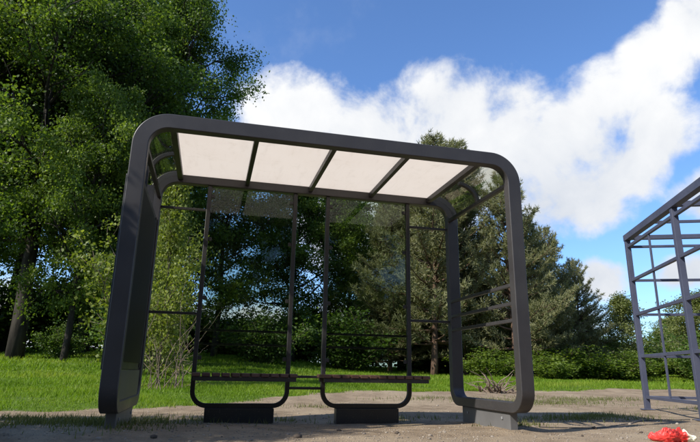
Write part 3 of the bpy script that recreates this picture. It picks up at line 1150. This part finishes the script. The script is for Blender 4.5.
rg_ = np.random.default_rng(77)
VS, TS = [], []
for (x0, x1, y0, y1, dens, hm, hM, wd) in [(-5.2, 7.0, 1.6, 7.5, 2300, .035, .11, .0055), (-9, 13, 5.0, 12, 850, .05, .14, .009),
                                           (-13, 23, 9, 22, 300, .06, .18, .016), (-22, 34, 16, 34, 70, .08, .22, .035)]:
    n = int((x1 - x0) * (y1 - y0) * dens)
    X = rg_.uniform(x0, x1, n); Y = rg_.uniform(y0, y1, n)
    edge = lawn_edge(X) - .26 * vnoise(X * 2.1, Y * 2.3, 2) - .16 * vnoise(X * 7.3, Y * 6.1, 7)
    pr = np.clip((Y - edge + .12) / .45, 0, 1)
    dist = np.hypot(X + 1.06, Y + 4.6)
    keep = rg_.random(n) < pr * np.clip((.70 + .60 * vnoise(X * 1.7, Y * 1.9, 6)), .15, 1)
    X, Y = X[keep], Y[keep]
    hs = np.clip(.62 + .55 * vnoise(X * 1.1, Y * 1.3, 12), .3, 1.35) * (hm + hM) * .5
    VS.append(blades(rg_, X, Y, hs, None, wd))
    tn = np.clip(.46 + .34 * vnoise(X * .7, Y * .8, 9) + .12 * vnoise(X * 3, Y * 3.1, 4) + rg_.normal(size=len(X)) * .14, 0, 1)
    TS.append(np.repeat(tn, 3))
V = np.concatenate(VS); tn = np.concatenate(TS)
gr = link('lawn_grass', np_mesh('lawn_grass', V, np.arange(len(V)).reshape(-1, 3), tn), 'grass')
tag(gr, 'sunlit green lawn behind the dirt path', 'grass', None, 'stuff')

# worn patches of thin grass on the trodden earth
VS, TS = [], []
PATCH = [(-3.4, 1.55, 1.7, .42, 1.0), (-1.6, 1.65, .9, .28, .8), (-2.3, .75, .9, .35, .7), (3.25, 1.45, .75, .30, 1.0), (3.9, 1.75, .5, .22, .7),
         (4.6, 4.3, 1.2, .5, .55), (6.3, 5.3, 1.2, .4, .5), (-.55, 1.75, .5, .2, .55), (1.2, 1.75, .6, .18, .4), (2.05, .75, .3, .25, .6), (-1.85, .45, .35, .35, .9),
         (3.0, 4.6, 1.0, .3, .35), (7.2, 2.9, .8, .4, .5), (.5, 3.3, .8, .2, .3), (-4.6, .6, .9, .5, .8)]
for cx_, cy_, rx_, ry_, dn in PATCH:
    n = int(rx_ * ry_ * 9000 * dn)
    X = cx_ + rg_.normal(size=n) * rx_ * .62; Y = cy_ + rg_.normal(size=n) * ry_ * .62
    k_ = rg_.random(n) < np.clip(.55 + .7 * vnoise(X * 5, Y * 6, 8), 0.05, 1)
    X, Y = X[k_], Y[k_]
    VS.append(blades(rg_, X, Y, .015, .075, .005))
    TS.append(np.repeat(np.clip(.45 + rg_.normal(size=len(X)) * .22, 0, 1), 3))
V = np.concatenate(VS); tn = np.concatenate(TS)
wg = link('worn_grass', np_mesh('worn_grass', V, np.arange(len(V)).reshape(-1, 3), tn), 'dry_grass')
tag(wg, 'thin worn grass patches on the trodden dirt', 'grass', None, 'stuff')

# ------------------------------------------------------------------ loose bits on the earth
def rock_mesh(seed, flat=.65):
    bm = bmesh.new()
    bmesh.ops.create_icosphere(bm, subdivisions=1, radius=1)
    rnd_ = random.Random(seed)
    for v in bm.verts:
        v.co *= rnd_.uniform(.72, 1.2)
        v.co.z *= flat
    V = np.array([v.co[:] for v in bm.verts]); F_ = np.array([[v.index for v in f_.verts] for f_ in bm.faces])
    bm.free()
    return V, F_


rocks = [rock_mesh(i) for i in range(5)]
VS, FS = [], []
off = 0
n = 6500
X = rg_.uniform(-4.5, 7.5, n); Y = -.9 + rg_.gamma(1.5, 1.3, n)
k_ = Y < lawn_edge(X) + .2
for x, y in zip(X[k_], Y[k_]):
    v, f_ = rocks[rg_.integers(5)]
    s = .004 + .0075 * rg_.random() ** 3 + (.012 if rg_.random() < .015 else 0)
    a = rg_.uniform(0, 6.28); ca, sa = math.cos(a), math.sin(a)
    VV = v * s
    VV = np.stack([VV[:, 0] * ca - VV[:, 1] * sa, VV[:, 0] * sa + VV[:, 1] * ca, VV[:, 2]], 1) + np.array([x, y, H(x, y) + s * .2])
    VS.append(VV); FS.append(f_ + off); off += len(v)
pb = link('pebbles', np_mesh('pebbles', np.concatenate(VS), np.concatenate(FS)), 'pebble')
tag(pb, 'small pale pebbles scattered over the dirt', 'pebbles', None, 'stuff')

for i, (x, y, s) in enumerate([(2.67, .33, .030), (3.02, .12, .022), (.55, .1, .028), (-.35, -.2, .035), (1.35, -.05, .02), (.12, .42, .024), (2.1, -.25, .018), (-1.4, -.1, .03)]):
    v, f_ = rock_mesh(50 + i, .6)
    o = link('earth_clod', np_mesh('earth_clod', v * s, f_, smooth=False), 'clod', None, (x, y, H(x, y) + s * .25))
    o.rotation_euler.z = i * 1.3
    tag(o, 'small dark clod of earth lying on the bare dirt', 'clod', 'clods of earth on the dirt')

# thin dark line across the earth on the right, built as a tube
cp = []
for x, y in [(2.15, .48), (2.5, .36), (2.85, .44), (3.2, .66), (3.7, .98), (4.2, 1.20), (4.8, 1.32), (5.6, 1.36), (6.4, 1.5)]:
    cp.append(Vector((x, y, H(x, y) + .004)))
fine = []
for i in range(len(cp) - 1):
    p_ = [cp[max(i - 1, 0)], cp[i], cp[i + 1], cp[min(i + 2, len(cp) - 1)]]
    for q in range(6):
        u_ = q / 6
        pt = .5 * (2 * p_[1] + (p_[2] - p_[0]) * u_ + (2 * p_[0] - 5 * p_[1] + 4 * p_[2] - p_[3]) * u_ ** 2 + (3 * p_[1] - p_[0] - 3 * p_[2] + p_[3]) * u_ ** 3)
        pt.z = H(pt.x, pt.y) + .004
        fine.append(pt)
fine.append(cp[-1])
cb = MB().tube(fine, .0055, 6).build('dark_line', 'near_black', None, 0, 60)
tag(cb, 'thin dark line winding over the dirt toward the steel frame', 'dark_line')

# crumpled red bag
rb_ = random.Random(3)
bm = bmesh.new()
bmesh.ops.create_uvsphere(bm, u_segments=56, v_segments=32, radius=1)
from mathutils import noise as mnoise
for v in bm.verts:
    p = v.co.copy()
    x = p.x
    thick = .055 * (1 - .35 * abs(x)) * (1.25 if x > .45 else .8 + .35 * math.sin(x * 5) ** 2)
    n_ = mnoise.noise(p * 2.4) * .45 + mnoise.noise(p * 6.0) * .30 - abs(mnoise.noise(p * 5.5)) * .55 - abs(mnoise.noise(p * 12)) * .30 + .25
    v.co = Vector((x * .18, p.y * .075 * (1 + .5 * n_) + .02 * math.sin(x * 3.5), max(-.006, (p.z * thick + .030) * (1 + n_))))
bmesh.ops.recalc_face_normals(bm, faces=bm.faces)
bme = bpy.data.meshes.new('plastic_bag')
bm.to_mesh(bme)
bm.free()
bagx, bagy = 2.60, -.70
bag = link('plastic_bag', bme, 'bag', None, (bagx, bagy, H(bagx, bagy)))
bag.rotation_euler.z = R(-20)
tag(bag, 'crumpled red plastic bag with pale end lying on the dirt', 'bag')
